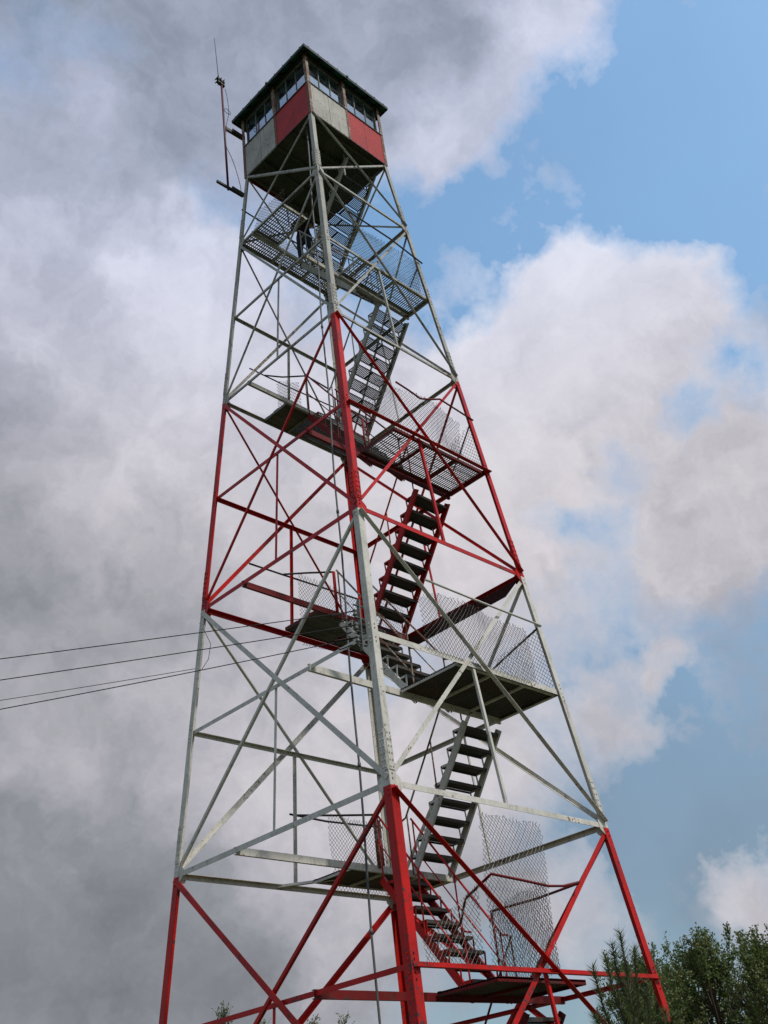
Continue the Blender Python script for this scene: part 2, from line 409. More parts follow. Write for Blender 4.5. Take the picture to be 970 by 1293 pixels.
# level 5
l, z, w = landing(5)
deck(l, -.26, w - .05, YB + .03, 1.68, z + .02, 'boards', 'dred')
chain('mesh_panel', (0, w - .02, z), (1, 0, 0), (0, -BAT, 1), [(.26, -.1), (w - .1, .05), (w - .15, 1.16), (.18, 1.2)], l, seed=7)
chain('mesh_panel', (w - .05, 0, z), (0, 1, 0), (-BAT, 0, 1), [(YB, .02), (w - .1, .02), (w - .15, 1.1), (YB, .8)], l, seed=8)
pipe('guard_rail', [(-.82, w, z + 1.20), (0, w, z + 1.21), (w - .05, w - .09, z + 1.18)], 'plate', l)
pipe('guard_rail', [(-.08, w - .03, z + 1.2), (.0, 1.3, z + 1.0), (.12, YB, z + .80)], 'plate', l)
pipe('guard_post', [(.12, YB, z), (.12, YB, z + .80)], 'red', l, .028)
# level 4
l, z, w = landing(4)
deck(l, -.55, w - .02, -YB - .03, -w + .08, z + .02, 'grating', 'dred')
chain('mesh_panel', (0, -w + .02, z), (1, 0, 0), (0, BAT, 1), [(-1.3, .0), (1.12, .0), (1.22, .85), (.66, .95), (.1, 1.02), (-.75, .95), (-1.3, .5)], l, seed=9, bulge=.05)
chain('mesh_panel', (w - .05, 0, z), (0, 1, 0), (-BAT, 0, 1), [(-w + .1, .02), (-.85, .02), (-1.05, .8), (-w + .1, 1.0)], l, seed=10, bulge=.05)
pipe('guard_rail', [(-.44, -w, z + .96), (-.15, -w, z + .93), (.13, -w, z + .88), (.38, -w, z + .98), (.66, -w, z + 1.12), (w - .06, -w + .09, z + 1.16)], 'dred', l)
pipe('guard_rail', [(w - .1, -w + .12, z + 1.12), (w - .05, -1.2, z + .7), (w - .05, -.9, z + .35)], 'dred', l, .014)
pipe('guard_post', [(-.36, -YB, z), (-.36, -YB, z + .80)], 'dred', l, .02)
# level 3
l, z, w = landing(3)
deck(l, -.60, .0, YB + .03, w - .04, z + .02, 'boards', 'steel')
d2 = MB()
x = .02
while x < w - .04: d2.box(x, x + .014, YB + .05, w - .06, z - .005, z + .03); x += .045
y = YB + .1
while y < w - .06: d2.box(.01, w - .05, y, y + .02, z - .02, z - .007); y += .11
d2.build('deck', 'grate', l)
chain('mesh_panel', (0, w - .02, z), (1, 0, 0), (0, -BAT, 1), [(-.15, .0), (w - .1, .0), (w - .15, .72), (.4, .8), (-.1, 1.15)], l, seed=11, bulge=.07)
chain('mesh_panel', (-.2, YB + .05, z), (0, 1, 0), (0, 0, 1), [(.05, .0), (.68, .0), (.68, 1.1), (.05, .7)], l, seed=12, bulge=.02)
pipe('guard_rail', [(-.85, w, z + 1.18), (0, w, z + 1.19), (w - .05, w - .09, z + 1.16)], 'plate', l, .014)
pipe('guard_rail', [(-.5, w - .03, z + 1.16), (-.32, 1.2, z + 1.0), (-.10, YB, z + .85), (.5, YB, z + .8)], 'plate', l, .016)
pipe('guard_post', [(-.10, YB + .03, z), (-.10, YB + .03, z + .85)], 'grey', l, .018)
# level 2
l, z, w = landing(2)
deck(l, -.5, w - .02, -YB - .03, -w + .04, z + .02, 'grating', 'grey')
chain('mesh_panel', (0, -w + .02, z), (1, 0, 0), (0, BAT, 1), [(-.9, .0), (w - .3, .0), (w - .22, .85), (-.5, .95)], l, seed=13, bulge=.06)
chain('mesh_panel', (w - .05, 0, z), (0, 1, 0), (-BAT, 0, 1), [(-w + .08, .02), (-.80, .02), (-.95, .7), (-w + .08, 1.0)], l, seed=14, bulge=.05)
pipe('guard_rail', [(-.7, -w, z + 1.05), (.4, -w, z + 1.05), (w - .03, -w + .05, z + 1.02)], 'plate', l)
pipe('guard_rail', [(w - .08, -w + .1, z + 1.0), (w - .05, -.9, z + .6)], 'plate', l, .014)
# level 1: wraps round the left side
l, z, w = landing(1)
deck(l, -w + .03, w - .03, YB + .03, w - .03, z + .02, 'fine', 'grey')
deck(l, -w + .03, -.58, -.15, YB - .03, z + .02, 'fine', 'grey')
chain('mesh_panel', (0, w - .02, z), (1, 0, 0), (0, -BAT, 1), [(-.70, .0), (w - .1, .0), (w - .12, .85), (-.60, .95)], l, seed=15, bulge=.06)
chain('mesh_panel', (-w + .03, 0, z), (0, 1, 0), (BAT, 0, 1), [(-.15, .02), (.75, .02), (.55, .38), (-.15, .42)], l, seed=16, bulge=.04)
pipe('guard_rail', [(-w + .06, w - .09, z + 1.0), (0, w - .08, z + 1.0), (w - .05, w - .09, z + 1.0)], 'plate', l)
pipe('guard_rail', [(-.58, -.15, z + .9), (-.58, .4, z + .9), (-.2, YB, z + .9)], 'plate', l, .014)

# stairs ----------------------------------------------------------------------------------
def flight(lo, hi, style, mat, rails=('l', 'r')):
    zl, zh = (Z[lo], Z[hi]); wt = W(zh); up_at_far = hi % 2 == 1 and hi != 0
    yl, yh = (-YB, YB) if up_at_far else (YB, -YB)
    if hi == 1: x0, x1 = .02, .66
    elif up_at_far: x0, x1 = wt - 1.72, wt - .95
    else: x0, x1 = wt - .90, wt - .06
    fl = empty('stair_flight', ((x0 + x1) / 2, yl, zl), tower)
    sy = 1 if yh > yl else -1; yl -= 0 ; n = 9; rise = (zh - zl) / n; run = (yh - yl) / n
    D = V((0, yh - yl, zh - zl))
    for x, s in ((x0, -1), (x1, 1)):
        mb = MB(); a = V((x, yl, zl - .13)); b = V((x, yh, zh - .13)); a = a.lerp(b, .055); b_ = b.lerp(a, .02)
        mb.channel(a, b_, (s, 0, 0), .105, .04, .007)
        for i in range(1, n):
            t = i / n; y = yl + run * i; zt = zl + rise * i
            yf, yr = y - sy * .12, y + sy * .13     # front (low side) and rear of the tread
            def sz(yy): return zl - .13 + (yy - yl) / (yh - yl) * (zh - zl)
            xi = x - s * .012
            mb.bar((xi, yf, zt - .01), (xi, yf + sy * .02, sz(yf) + .03), (1, 0, 0), .028, .006)
            mb.bar((xi, yr, zt - .01), (xi, yr - sy * .10, sz(yr - sy * .10)), (1, 0, 0), .028, .006)
            mb.bar((xi, yf, zt - .02), (xi, yr, zt - .02), (1, 0, 0), .035, .006)
        mb.build('stringer', mat, fl)
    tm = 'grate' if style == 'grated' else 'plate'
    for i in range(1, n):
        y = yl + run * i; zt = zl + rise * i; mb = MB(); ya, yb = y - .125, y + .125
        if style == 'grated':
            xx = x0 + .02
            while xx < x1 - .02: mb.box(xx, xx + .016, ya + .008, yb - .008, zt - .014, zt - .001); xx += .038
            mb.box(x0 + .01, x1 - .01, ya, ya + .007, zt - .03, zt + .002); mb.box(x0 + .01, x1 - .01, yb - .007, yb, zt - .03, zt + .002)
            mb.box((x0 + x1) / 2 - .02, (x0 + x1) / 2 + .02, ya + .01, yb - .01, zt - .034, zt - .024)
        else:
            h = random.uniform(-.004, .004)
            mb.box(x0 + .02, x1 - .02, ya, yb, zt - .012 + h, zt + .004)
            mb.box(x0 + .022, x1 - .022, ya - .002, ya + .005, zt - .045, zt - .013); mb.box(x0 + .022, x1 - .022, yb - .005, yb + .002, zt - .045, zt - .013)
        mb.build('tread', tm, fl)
    for x, s in ((x0, 'l'), (x1, 'r')):
        if s not in rails: continue
        mb = MB(); h = .82
        a = V((x, yl + sy * .05, zl + h)); b = V((x, yh - sy * .05, zh + h)); sg = .012
        mb.tube([a + V((0, -sy * .10, -.03)), a, a.lerp(b, .5) + V((0, 0, -.01)), b], .016, 8)
        if s == 'r' or len(rails) > 1: mb.tube([a.lerp(b, 0) - V((0, 0, .45)), a.lerp(b, 1) - V((0, 0, .45))], .010, 6)
        for t in (.02, .5, .98):
            q = a.lerp(b, t); mb.tube([q, q - V((0, 0, h + .1))], .013, 6)
        mb.build('handrail', 'rusty' if mat == 'white' else mat, fl)
    return fl
flight(1, 0, 'grated', 'grey', ('l',))
flight(2, 1, 'grated', 'grey')
flight(3, 2, 'grated', 'grey', ('l',))
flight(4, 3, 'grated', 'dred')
flight(5, 4, 'solid', 'red', ('l',))
flight(6, 5, 'solid', 'white')
flight(7, 6, 'solid', 'white', ('l',))
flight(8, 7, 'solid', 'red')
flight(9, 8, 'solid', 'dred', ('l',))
l, z, w = landing(9)
deck(l, .2, w - .1, YB + .03, 1.9, z + .02, 'boards', 'dred')
# last steps down to the ground
Z.append(0.02)
fl = empty('stair_flight', (.6, 0, 0), tower)
for x in (.35, 1.15):
    mb = MB(); mb.channel((x, -.6, 0), (x, YB, Z[9] - .08), (1 if x > 1 else -1, 0, 0), .11, .04); mb.build('stringer', 'dred', fl)
for i in range(1, 7):
    t = i / 7; mb = MB(); y = -.6 + (YB + .6) * t; mb.box(.37, 1.13, y - .12, y + .12, Z[9] * t - .02, Z[9] * t + .01); mb.build('tread', 'plate', fl)

# sheet of board hung on the far right beam below the red band
w = W(Z[5]); mb = MB()
mb.prism(V((w - .055, 0, 0)), V((w - .03, 0, 0)), [V((0, -w + .10, Z[5] - .02)), V((0, -w + .42, Z[5] - .20)), V((0, YB, Z[5] - .22)), V((0, YB + .1, Z[5] - .02))])
mb.build('kick_board', 'darkboard', tower)

# conduit pipe running up inside the near-left face
mb = MB(); zs = [.1 + i * (ZF - .2) / 30 for i in range(31)]
pts = [V((-W(q) + .15, -W(q) * .70 + .015 * math.sin(q * 1.9), q)) for q in zs]
mb.tube(pts, .015, 8)
for q in range(0, 31, 3):
    mb.tube([pts[q] - V((0, 0, .03)), pts[q] + V((0, 0, .03))], .022, 8)
mb.build('conduit', 'galvpipe', tower, smooth=True)

# ------------------------------------------------------------------ the cab
cab = empty('cab', (0, 0, ZF), tower)
H = 1.067; SILL = ZF + .93; TOPW = ZF + 1.84; FL = ZF - .05
mb = MB()
for i in range(15):
    x0 = -H + .03 + i * (2 * H - .06) / 15; mb.box(x0 + .002, x0 + (2 * H - .06) / 15 - .003, -H + .03, H - .03, ZF - .01, ZF + .02)
mb.build('floor_boards', 'under', cab)
mb = MB()
for i in range(5):
    y = -H + .12 + i * (2 * H - .24) / 4; mb.channel((-H + .03, y, ZF - .055), (H - .03, y, ZF - .055), (0, -1, 0), .085, .04)
mb.build('floor_joist', 'under', cab)
def rotz(p, k):
    x, y, z_ = p
    for _ in range(k): x, y = -y, x
    return V((x, y, z_))
class RMB(MB):
    """mesh builder whose points are turned k quarter turns about the tower axis"""
    def __init__(s, k): super().__init__(); s.k = k
    def fin(s): s.v = [tuple(rotz(p, s.k)) for p in s.v]; return s
# side 0 faces -y (near right), 3 faces -x (near left)
for k in range(4):
    cols = {0: ('cabwhite', 'cabred'), 3: ('cabwhite', 'cabred'), 1: ('cabwhite', 'cabred'), 2: ('cabwhite', 'cabred')}[k]
    for hlf in (0, 1):
        x0, x1 = ((-H + .02, -.012), (.012, H - .02))[hlf]
        m_ = RMB(k); m_.box(x0, x1, -H - .012, -H, FL - (.02 if hlf == 0 else .0), SILL - .02)
        m_.cur = 1
        for zz in (FL + .03, (FL + SILL) / 2, SILL - .06):       # screw rows
            for i in range(9):
                xx = x0 + .03 + (x1 - x0 - .06) * i / 8; m_.box(xx - .006, xx + .006, -H - .016, -H - .0125, zz - .006, zz + .006)
        xm = (x0 + x1) / 2 + random.uniform(-.05, .05); m_.box(xm - .0025, xm + .0025, -H - .0145, -H - .0125, FL, SILL - .02)
        m_.box(x0, x1, -H - .017, -H - .0125, FL - .018, FL + .004)
        m_.fin().build('wall_panel', [cols[hlf], 'darkmetal'], cab)
        # window of three panes
        m_ = RMB(k); y = -H; a0, a1 = x0 + (.055 if hlf == 0 else .03), x1 - (.03 if hlf == 0 else .055)
        m_.box(a0, a1, y + .035, y + .075, SILL + .001, SILL + .018); m_.box(a0, a1, y + .035, y + .075, TOPW - .03, TOPW)
        for i in range(4):
            xx = a0 + (a1 - a0) * i / 3; m_.box(xx - .008, xx + .008, y + .044, y + .073, SILL + .002, TOPW - .003)
        m_.cur = 1; m_.box(a0 + .01, a1 - .01, y + .058, y + .062, SILL + .02, TOPW - .02)
        m_.fin().build('window', ['steel', 'glass'], cab)
    m_ = RMB(k); m_.box(-H + .02, H - .02, -H - .03, -H + .02, SILL - .025, SILL); m_.fin().build('window_sill', 'darkmetal', cab)
    m_ = RMB(k); m_.box(-.038, .038, -H - .024, -H + .03, SILL - .03 + .0, TOPW + .03); m_.box(-.03, .03, -H - .020, -H - .013, FL, SILL - .027); m_.fin().build('mid_post', 'rusty', cab)
    m_ = RMB(k)
    m_.prism(V((-H - .02, -H - .02, FL - .02)), V((-H - .02, -H - .02, TOPW + .05)), [V((0, 0, 0)), V((.075, 0, 0)), V((.075, .012, 0)), V((.012, .012, 0)), V((.012, .075, 0)), V((0, .075, 0))])
    m_.fin().build('corner_post', 'rusty', cab)
    m_ = RMB(k); m_.box(-H + .01, H - .01, -H - .01, -H + .03, TOPW + .002, TOPW + .05); m_.fin().build('wall_plate', 'darkmetal', cab)
# furniture glimpsed inside: the round map table stand is out of sight; the ceiling is what shows
mb = MB(); mb.box(-H + .0, H - .0, -H + .0, H - .0, TOPW + .052, TOPW + .07); mb.build('ceiling', 'ceiling', cab)
E_ = 1.24; zE = ZF + 1.86
mb = MB()
for k in range(4):
    c0, c1 = rotz((-E_, -E_, zE), k), rotz((E_, -E_, zE), k); ap = V((0, 0, zE + .62)); u = V((0, 0, -.012))
    for j in range(9):   # standing seams
        t = (j + .5) / 9; p = c0.lerp(c1, t); hgt = 1 - abs(2 * t - 1); q = p + (V((0, 0, zE + .62)) - (c0 + c1) / 2) * hgt
        mb.bar(p + V((0, 0, .02)), q + V((0, 0, .02)), (0, 0, 1), .02, .03)
    mb.prism(V((0, 0, 0)), V((0, 0, .014)), [c0, c1, ap])
mb.build('roof', 'roof', cab)
mb = MB()
for k in range(4):
    c0, c1 = rotz((-E_ + .01, -E_ + .01, zE - .02), k), rotz((E_ - .01, -E_ + .01, zE - .02), k)
    mb.bar(c0, c1, rotz((0, -1, 0), k), .075, .012)
    for j in range(7):
        t = (j + .5) / 7; p = c0.lerp(c1, t); mb.bar(p + rotz((0, .02, -.005), k), p + rotz((0, .3, .075), k), (0, 0, 1), .045, .05)
mb.build('eaves', 'darkmetal', cab)
mb = MB()
for k in (0, 3):
    p = rotz((0, -E_ - .012, zE - .01), k); mb.bar(p, p + V((0, 0, .05)), rotz((0, -1, 0), k), .05, .012)
mb.build('roof_clip', 'roof', cab)
# small bracket on the bar below the cab (near right face)
mb = MB(); p = V((-.38, -1.14, ZF - 1.42)); mb.bar(p - V((0, 0, .09)), p + V((0, 0, .09)), (0, -1, 0), .03, .02); mb.build('bracket', 'grey', tower)

# ------------------------------------------------------------------ antenna
ax, ay = -1.47, 1.17
ant = tag(empty('radio_antenna', (ax, ay, ZF - .62)), 'thin maroon radio mast with a whip aerial clamped beside the cab', 'antenna')
mb = MB(); mb.tube([(ax, ay, ZF - .62), (ax - .03, ay, ZF + 1.2), (ax - .06, ay, ZF + 2.92)], .024, 10); mb.build('mast', 'maroon', ant, smooth=True)
mb = MB(); mb.tube([(ax - .13, ay, ZF + 2.86), (ax - .145, ay, ZF + 3.2), (ax - .21, ay, ZF + 4.42)], [.013, .010, .006], 8); mb.build('whip', 'darkmetal', ant, smooth=True)
mb = MB()
for dz in (2.86, 2.98):
    mb.bar((ax - .18, ay, ZF + dz), (ax + .02, ay, ZF + dz - .03), (0, 0, 1), .07, .05)
    for dx in (-.16, -.08, 0.0): mb.tube([(ax + dx - .02, ay - .07, ZF + dz), (ax + dx - .02, ay + .07, ZF + dz)], .012, 6)
mb.build('clamp', 'darkmetal', ant)
for (zz, xa, xb) in ((ZF + 1.37, ax - .02, -1.02), (ZF - .56, ax - .29, -1.10)):
    mb = MB(); mb.channel((xa, ay - .02, zz), (xb, ay - .04, zz), (0, -1, 0), .085 if zz > ZF else .05, .05)
    mb.bar((xb - .30, ay - .05, zz), (xb + .04, ay - .05, zz), (0, -1, 0), .11, .03)
    mb.build('mounting_arm', 'darkmetal', ant)
mb = MB(); pts = []
for i in range(41):
    t = i / 40; zz = ZF + 2.75 - 3.3 * t
    pts.append((ax + .03 + .05 * math.sin(t * 9) + (.30 * max(0, t - .62) / .38) ** 1 * .9, ay - .03 + .02 * math.cos(t * 11), zz + (.05 * math.sin(t * 20))))
mb.tube(pts, .007, 5)
c = V((ax + .03, ay - .03, ZF + 1.95)); mb.tube([c + V((math.cos(i / 10 * 6.3) * .09 + .02, 0, math.sin(i / 10 * 6.3) * .07)) for i in range(11)], .007, 5)
mb.build('coax_cable', 'cable', ant)

# ------------------------------------------------------------------ insulator rack and lines
ix, iy = -2.10, -1.88
rack = tag(empty('insulator_rack', (ix, iy, 7.45)), 'upright rack of porcelain spool insulators on the near leg below the red band', 'insulator rack')
mb = MB(); mb.bar((ix, iy, 7.42), (ix + .02, iy, 8.15), (-1, 0, 0), .05, .02)
for zz in (7.5, 7.68, 7.88, 8.06): mb.bar((ix - .075, iy, zz), (ix + .10, iy, zz), (0, 0, 1), .03, .010)
mb.build('bracket', 'steel', rack)
ins = []
for zz in (7.53, 7.71, 7.91):
    p = V((ix - .05, iy + .01, zz)); ins.append(p)
    mb = MB(); mb.lathe(p + V((0, 0, -.01)), [(0, .015), (.01, .032), (.025, .034), (.04, .020), (.06, .020), (.075, .034), (.09, .032), (.10, .015)], 14); mb.build('insulator', 'porcelain', rack, smooth=True)
px_, py_ = -26.0, 15.6
def wire(name, a, b, sag, label, r=.006, extra=None):
    a = V(a); b = V(b); pts = [a.lerp(b, i / 48) - V((0, 0, sag * 4 * (i / 48) * (1 - i / 48))) for i in range(49)]
    base = V(a); m = MB(); m.tube(pts, r, 6)
    if extra: m.tube(extra, .005, 5)
    return tag(m.build(name, 'cable', None, base), label, 'power line', 'service wires running off to the left')
wire('power_line', ins[2] + V((0, 0, .06)), (px_, py_, 5.95), .35, 'topmost black service wire running left from the near leg')
wire('power_line', ins[1] + V((0, 0, .06)), (px_, py_, 5.55), .45, 'second black service wire from the top of the left-running bunch')
wire('power_line', ins[0] + V((0, 0, .06)), (px_, py_, 5.05), .75, 'lowest black service wire reaching the near leg of the tower')
lp = corner('L', 8.72)
wire('power_line', lp, (px_ , py_ - .3, 5.35), .5, 'thin service wire that ends on the left leg with a loose drooping loop', .005,
     [lp, lp + V((.05, -.10, -.05)), lp + V((.10, -.22, .10)), lp + V((.12, -.26, .35)), lp + V((.08, -.16, .6)), corner('L', 9.5)])
pole = tag(empty('utility_pole', (px_, py_, 0)), 'round wooden utility pole holding the far ends of the service wires', 'utility pole')
mb = MB(); mb.tube([(px_, py_, -.3), (px_, py_, 3), (px_, py_, 6.5)], .15, 14, .10); mb.build('post', 'polewood', pole, smooth=True)
mb = MB(); mb.box(px_ - .05, px_ + .05, py_ - .45, py_ + .2, 5.2, 5.3); mb.build('crossarm', 'polewood', pole)
# wrapped jumper leads on the near leg
mb = MB()
for q in range(3):
    a = ins[q]; mb.tube([a + V((-.02, .0, .06)), a + V((-.25, .16, .02 - .01 * q)), a + V((-.12, .22, -.05)), a + V((.0, .10, .0))], .009, 6)
mb.build('jumper_lead', 'cable', rack)

# ------------------------------------------------------------------ person on the top landing
def skin_body(name, joints, edges, mat_fn, mats, base, parent=None, sub=2):
    me = bpy.data.meshes.new(name); me.from_pydata([V(j[0]) - V(base) for j in joints], edges, [])
    o = bpy.data.objects.new(name, me); COL.objects.link(o); o.location = base
    bpy.context.view_layer.objects.active = o
    sk = o.modifiers.new('Skin', 'SKIN'); sk.use_smooth_shade = True
    if not me.skin_vertices: bpy.ops.mesh.customdata_skin_add()
    for i, j in enumerate(joints): me.skin_vertices[0].data[i].radius = (j[1], j[1]) if not isinstance(j[1], tuple) else j[1]
    me.skin_vertices[0].data[0].use_root = True
    ss = o.modifiers.new('Sub', 'SUBSURF'); ss.levels = sub; ss.render_levels = sub
    dg = bpy.context.evaluated_depsgraph_get(); ev = o.evaluated_get(dg); nm = bpy.data.meshes.new_from_object(ev)
    o.modifiers.clear(); o.data = nm
    nm.materials.clear()
    for m in mats: nm.materials.append(M[m])
    for p in nm.polygons: p.material_index = mat_fn(p.center); p.use_smooth = True
    o['_w'] = tuple(base); return o
pb = V((.36, .93, Z[1] + .045))
def J(x, y, z_): return pb + V((x, y, z_))
# faces -x/-y, hands on the rail in front
jn = [(J(0, 0, .95), .13), (J(0, 0, 1.12), (.15, .12)), (J(-.01, -.01, 1.32), (.17, .12)), (J(-.02, -.01, 1.44), .10), (J(-.03, -.03, 1.53), .055), (J(-.05, -.05, 1.62), .085), (J(-.05, -.05, 1.70), .075),
      (J(.08, -.07, .88), .09), (J(.10, -.08, .48), .058), (J(.11, -.06, .09), .042), (J(.07, -.15, .04), .035),
      (J(-.06, .08, .88), .09), (J(-.08, .08, .48), .058), (J(-.06, .10, .09), .042), (J(-.12, .02, .04), .035),
      (J(.11, -.14, 1.40), .06), (J(.08, -.25, 1.14), .042), (J(-.08, -.32, .98), .030), (J(-.12, -.34, .95), .028),
      (J(-.15, .12, 1.40), .06), (J(-.24, .10, 1.14), .042), (J(-.30, -.06, .98), .030), (J(-.32, -.10, .95), .028)]
ed = [(0, 1), (1, 2), (2, 3), (3, 4), (4, 5), (5, 6), (0, 7), (7, 8), (8, 9), (9, 10), (0, 11), (11, 12), (12, 13), (13, 14), (3, 15), (15, 16), (16, 17), (17, 18), (3, 19), (19, 20), (20, 21), (21, 22)]
for hb, dx, dy in ((18, -.7, -.7), (22, -.7, -.7)):
    c = V(jn[hb][0]); d = V((dx, dy, 0)).normalized(); s_ = V((-d.y, d.x, 0))
    for q, (o_, ln) in enumerate(((-.030, .070), (-.010, .082), (.010, .078), (.030, .062))):
        i = len(jn); jn.append((c + d * .035 + s_ * o_, .010)); jn.append((c + d * (.035 + ln * .6) + s_ * o_ * 1.1 + V((0, 0, -.01)), .0085)); jn.append((c + d * (.035 + ln * .8) + s_ * o_ * 1.1 + V((0, 0, -.04)), .0075))
        ed += [(hb, i), (i, i + 1), (i + 1, i + 2)]
    i = len(jn); jn.append((c + d * .0 + s_ * .045 + V((0, 0, -.01)), .011)); jn.append((c + d * .035 + s_ * .055 + V((0, 0, -.035)), .009)); ed += [(hb, i), (i, i + 1)]
def pm(c):
    z_ = c.z
    if z_ > 1.50: return 0
    if z_ > .93:
        return 0 if (c.x * .7 + c.y * .7 < -.235 and z_ < 1.05) else 1
    if z_ > .10: return 2
    return 3
person = skin_body('person', jn, ed, pm, ['skin', 'shirt', 'jeans', 'shoe'], pb)
tag(person, 'person in a dark maroon top and jeans standing on the upper landing under the cab', 'person')
hm = MB(); hm.lathe(J(-.04, -.04, 1.60), [(0, .092), (.06, .098), (.11, .090), (.15, .06), (.17, .02)], 14); hm.build('hair', 'hair', person, smooth=True)
fm = MB()
d = V((-.7, -.7, 0)); s_ = V((.7, -.7, 0))
fm.cur = 0
hc = J(-.05, -.05, 1.62)
fm.tube([hc + d * .075 + V((0, 0, .02)), hc + d * .105 + V((0, 0, -.015)), hc + d * .08 + V((0, 0, -.02))], [.008, .014, .006], 8)
for e in (-1, 1):
    fm.cur = 0; fm.tube([hc + s_ * e * .085 + V((0, 0, .02)), hc + s_ * e * .098 + V((0, 0, 0)), hc + s_ * e * .085 + V((0, 0, -.03))], .013, 6)
    fm.cur = 1; fm.tube([hc + d * .078 + s_ * e * .03 + V((0, 0, .018)), hc + d * .088 + s_ * e * .03 + V((0, 0, .018))], .010, 8)
fm.cur = 2; fm.tube([hc + d * .082 - s_ * .025 + V((0, 0, -.045)), hc + d * .090 + V((0, 0, -.047)), hc + d * .082 + s_ * .025 + V((0, 0, -.045))], .006, 6)
fm.build('face', ['skin', 'hair', 'shirt'], person)

# ------------------------------------------------------------------ vegetation
CAM = V((-10.911, -10.494, ZF - 18.3045))
def rnd(): return V((random.gauss(0, 1), random.gauss(0, 1), random.gauss(0, 1))).normalized()
def leafquad(mb, p, d, n, L_, w):
    d, n, c = frame(d, n)
    a = p; b = p + d * L_ * .45 + c * w / 2 + n * L_ * .05; e = p + d * L_; f_ = p + d * L_ * .45 - c * w / 2 + n * L_ * .05
    mb.quad(a, b, e, f_)
def tree_mesh(base, height, rad, nl, seed, leaf=.075, spiky=.5):
    random.seed(seed)
    tr = MB(); cr = MB(); base = V(base)
    top = base + V((random.uniform(-.3, .3), random.uniform(-.3, .3), height * .80))
    trunk = [base + V((0, 0, -.2)), base.lerp(top, .3) + V((random.uniform(-.1, .1), .05, 0)), base.lerp(top, .65) + V((.1, random.uniform(-.1, .1), 0)), top]
    tr.tube(trunk, [.045 * height * .6, .035 * height * .6, .02 * height * .6, .012 * height * .6], 9)
    shoots = []
    nb = int(26 + height * 5)
    for i in range(nb):
        t = .25 + .75 * (i / nb) ** .9; an = i * 2.4 + random.uniform(-.4, .4)
        k = int(t * 2.999); st = base.lerp(top, t)
        env = math.sin(min(1, max(.12, (1.08 - t) * 1.25)) * math.pi / 2)
        ln = rad * env * random.uniform(.55, 1.1)
        d = V((math.cos(an), math.sin(an), random.uniform(.35, 1.0) + t * .8)).normalized()
        mid = st + d * ln * .55 + V((0, 0, .04 * ln)); en = st + d * ln + V((0, 0, .25 * ln))
        tr.tube([st, mid, en], [.018 * rad, .010 * rad, .004 * rad], 5)
        for q in range(5):
            s0 = st.lerp(en, random.uniform(.35, 1)) ; dd = (d + rnd() * .8 + V((0, 0, .65 + spiky))).normalized(); l2 = random.uniform(.35, .8) * (.3 + .25 * rad)
            e2 = s0 + dd * l2; tr.tube([s0, s0.lerp(e2, .5) + rnd() * .03, e2], [.008, .005, .002], 3, caps=False); shoots.append((s0, e2))
    per = nl // len(shoots)
    for (a, b) in shoots:
        k = int(per * random.uniform(.5, 1.5)); d = (b - a)
        for j in range(k):
            t = random.random() ** .8 * 1.03; p = a + d * t + rnd() * random.uniform(.01, .17) * (1.15 - t * .75)
            leafquad(cr, p, (rnd() + V((0, 0, -.1)) + d.normalized() * .6), rnd() + V((0, 0, .8)), leaf * random.uniform(.6, 1.2), leaf * .55)
    return tr, cr
def tree(name, az, dist, height, rad, nl, seed, label, group=None, leaf=.058, cat='tree'):
    b = V((CAM.x + dist * math.cos(R(az)), CAM.y + dist * math.sin(R(az)), 0))
    tr, cr = tree_mesh(b, height, rad, nl, seed, leaf)
    t = tag(empty(name, b), label, cat, group); tr.build('trunk', 'bark', t); cr.build('crown', 'leaf', t); return t
G1 = 'leafy trees behind the right leg'; G2 = 'young trees beyond the foot of the tower'
tree('leafy_tree', 32.6, 20, 4.95, 1.5, 17000, 11, 'leafy green tree just right of the pine, crossed by the right leg', G1)
tree('leafy_tree', 29.2, 21.5, 5.3, 1.9, 24000, 12, 'leafy green tree right of the tower leg with uneven tufted top', G1)
tree('leafy_tree', 25.9, 20.5, 4.95, 1.8, 22000, 13, 'leafy green tree at the lower right edge of the picture', G1)
tree('leafy_tree', 30.8, 25, 5.2, 2.6, 24000, 14, 'darker leafy tree low down behind the other green trees', G1)
tree('sapling', 52.6, 26, 6.45, .62, 2600, 21, 'leftmost and tallest of the treetops peeking over the bottom edge', G2)
tree('sapling', 51.1, 27, 6.15, .5, 2000, 24, 'small treetop second from the left at the bottom edge, under the left diagonals', G2)
tree('sapling', 49.5, 27, 6.10, .5, 2000, 22, 'small treetop third from the left at the bottom edge, where the red diagonals meet', G2)
tree('sapling', 47.3, 27, 6.05, .55, 2000, 23, 'small treetop at the bottom edge just left of the thick near leg', G2)

RT_H = (0.71476943, -0.6907622)
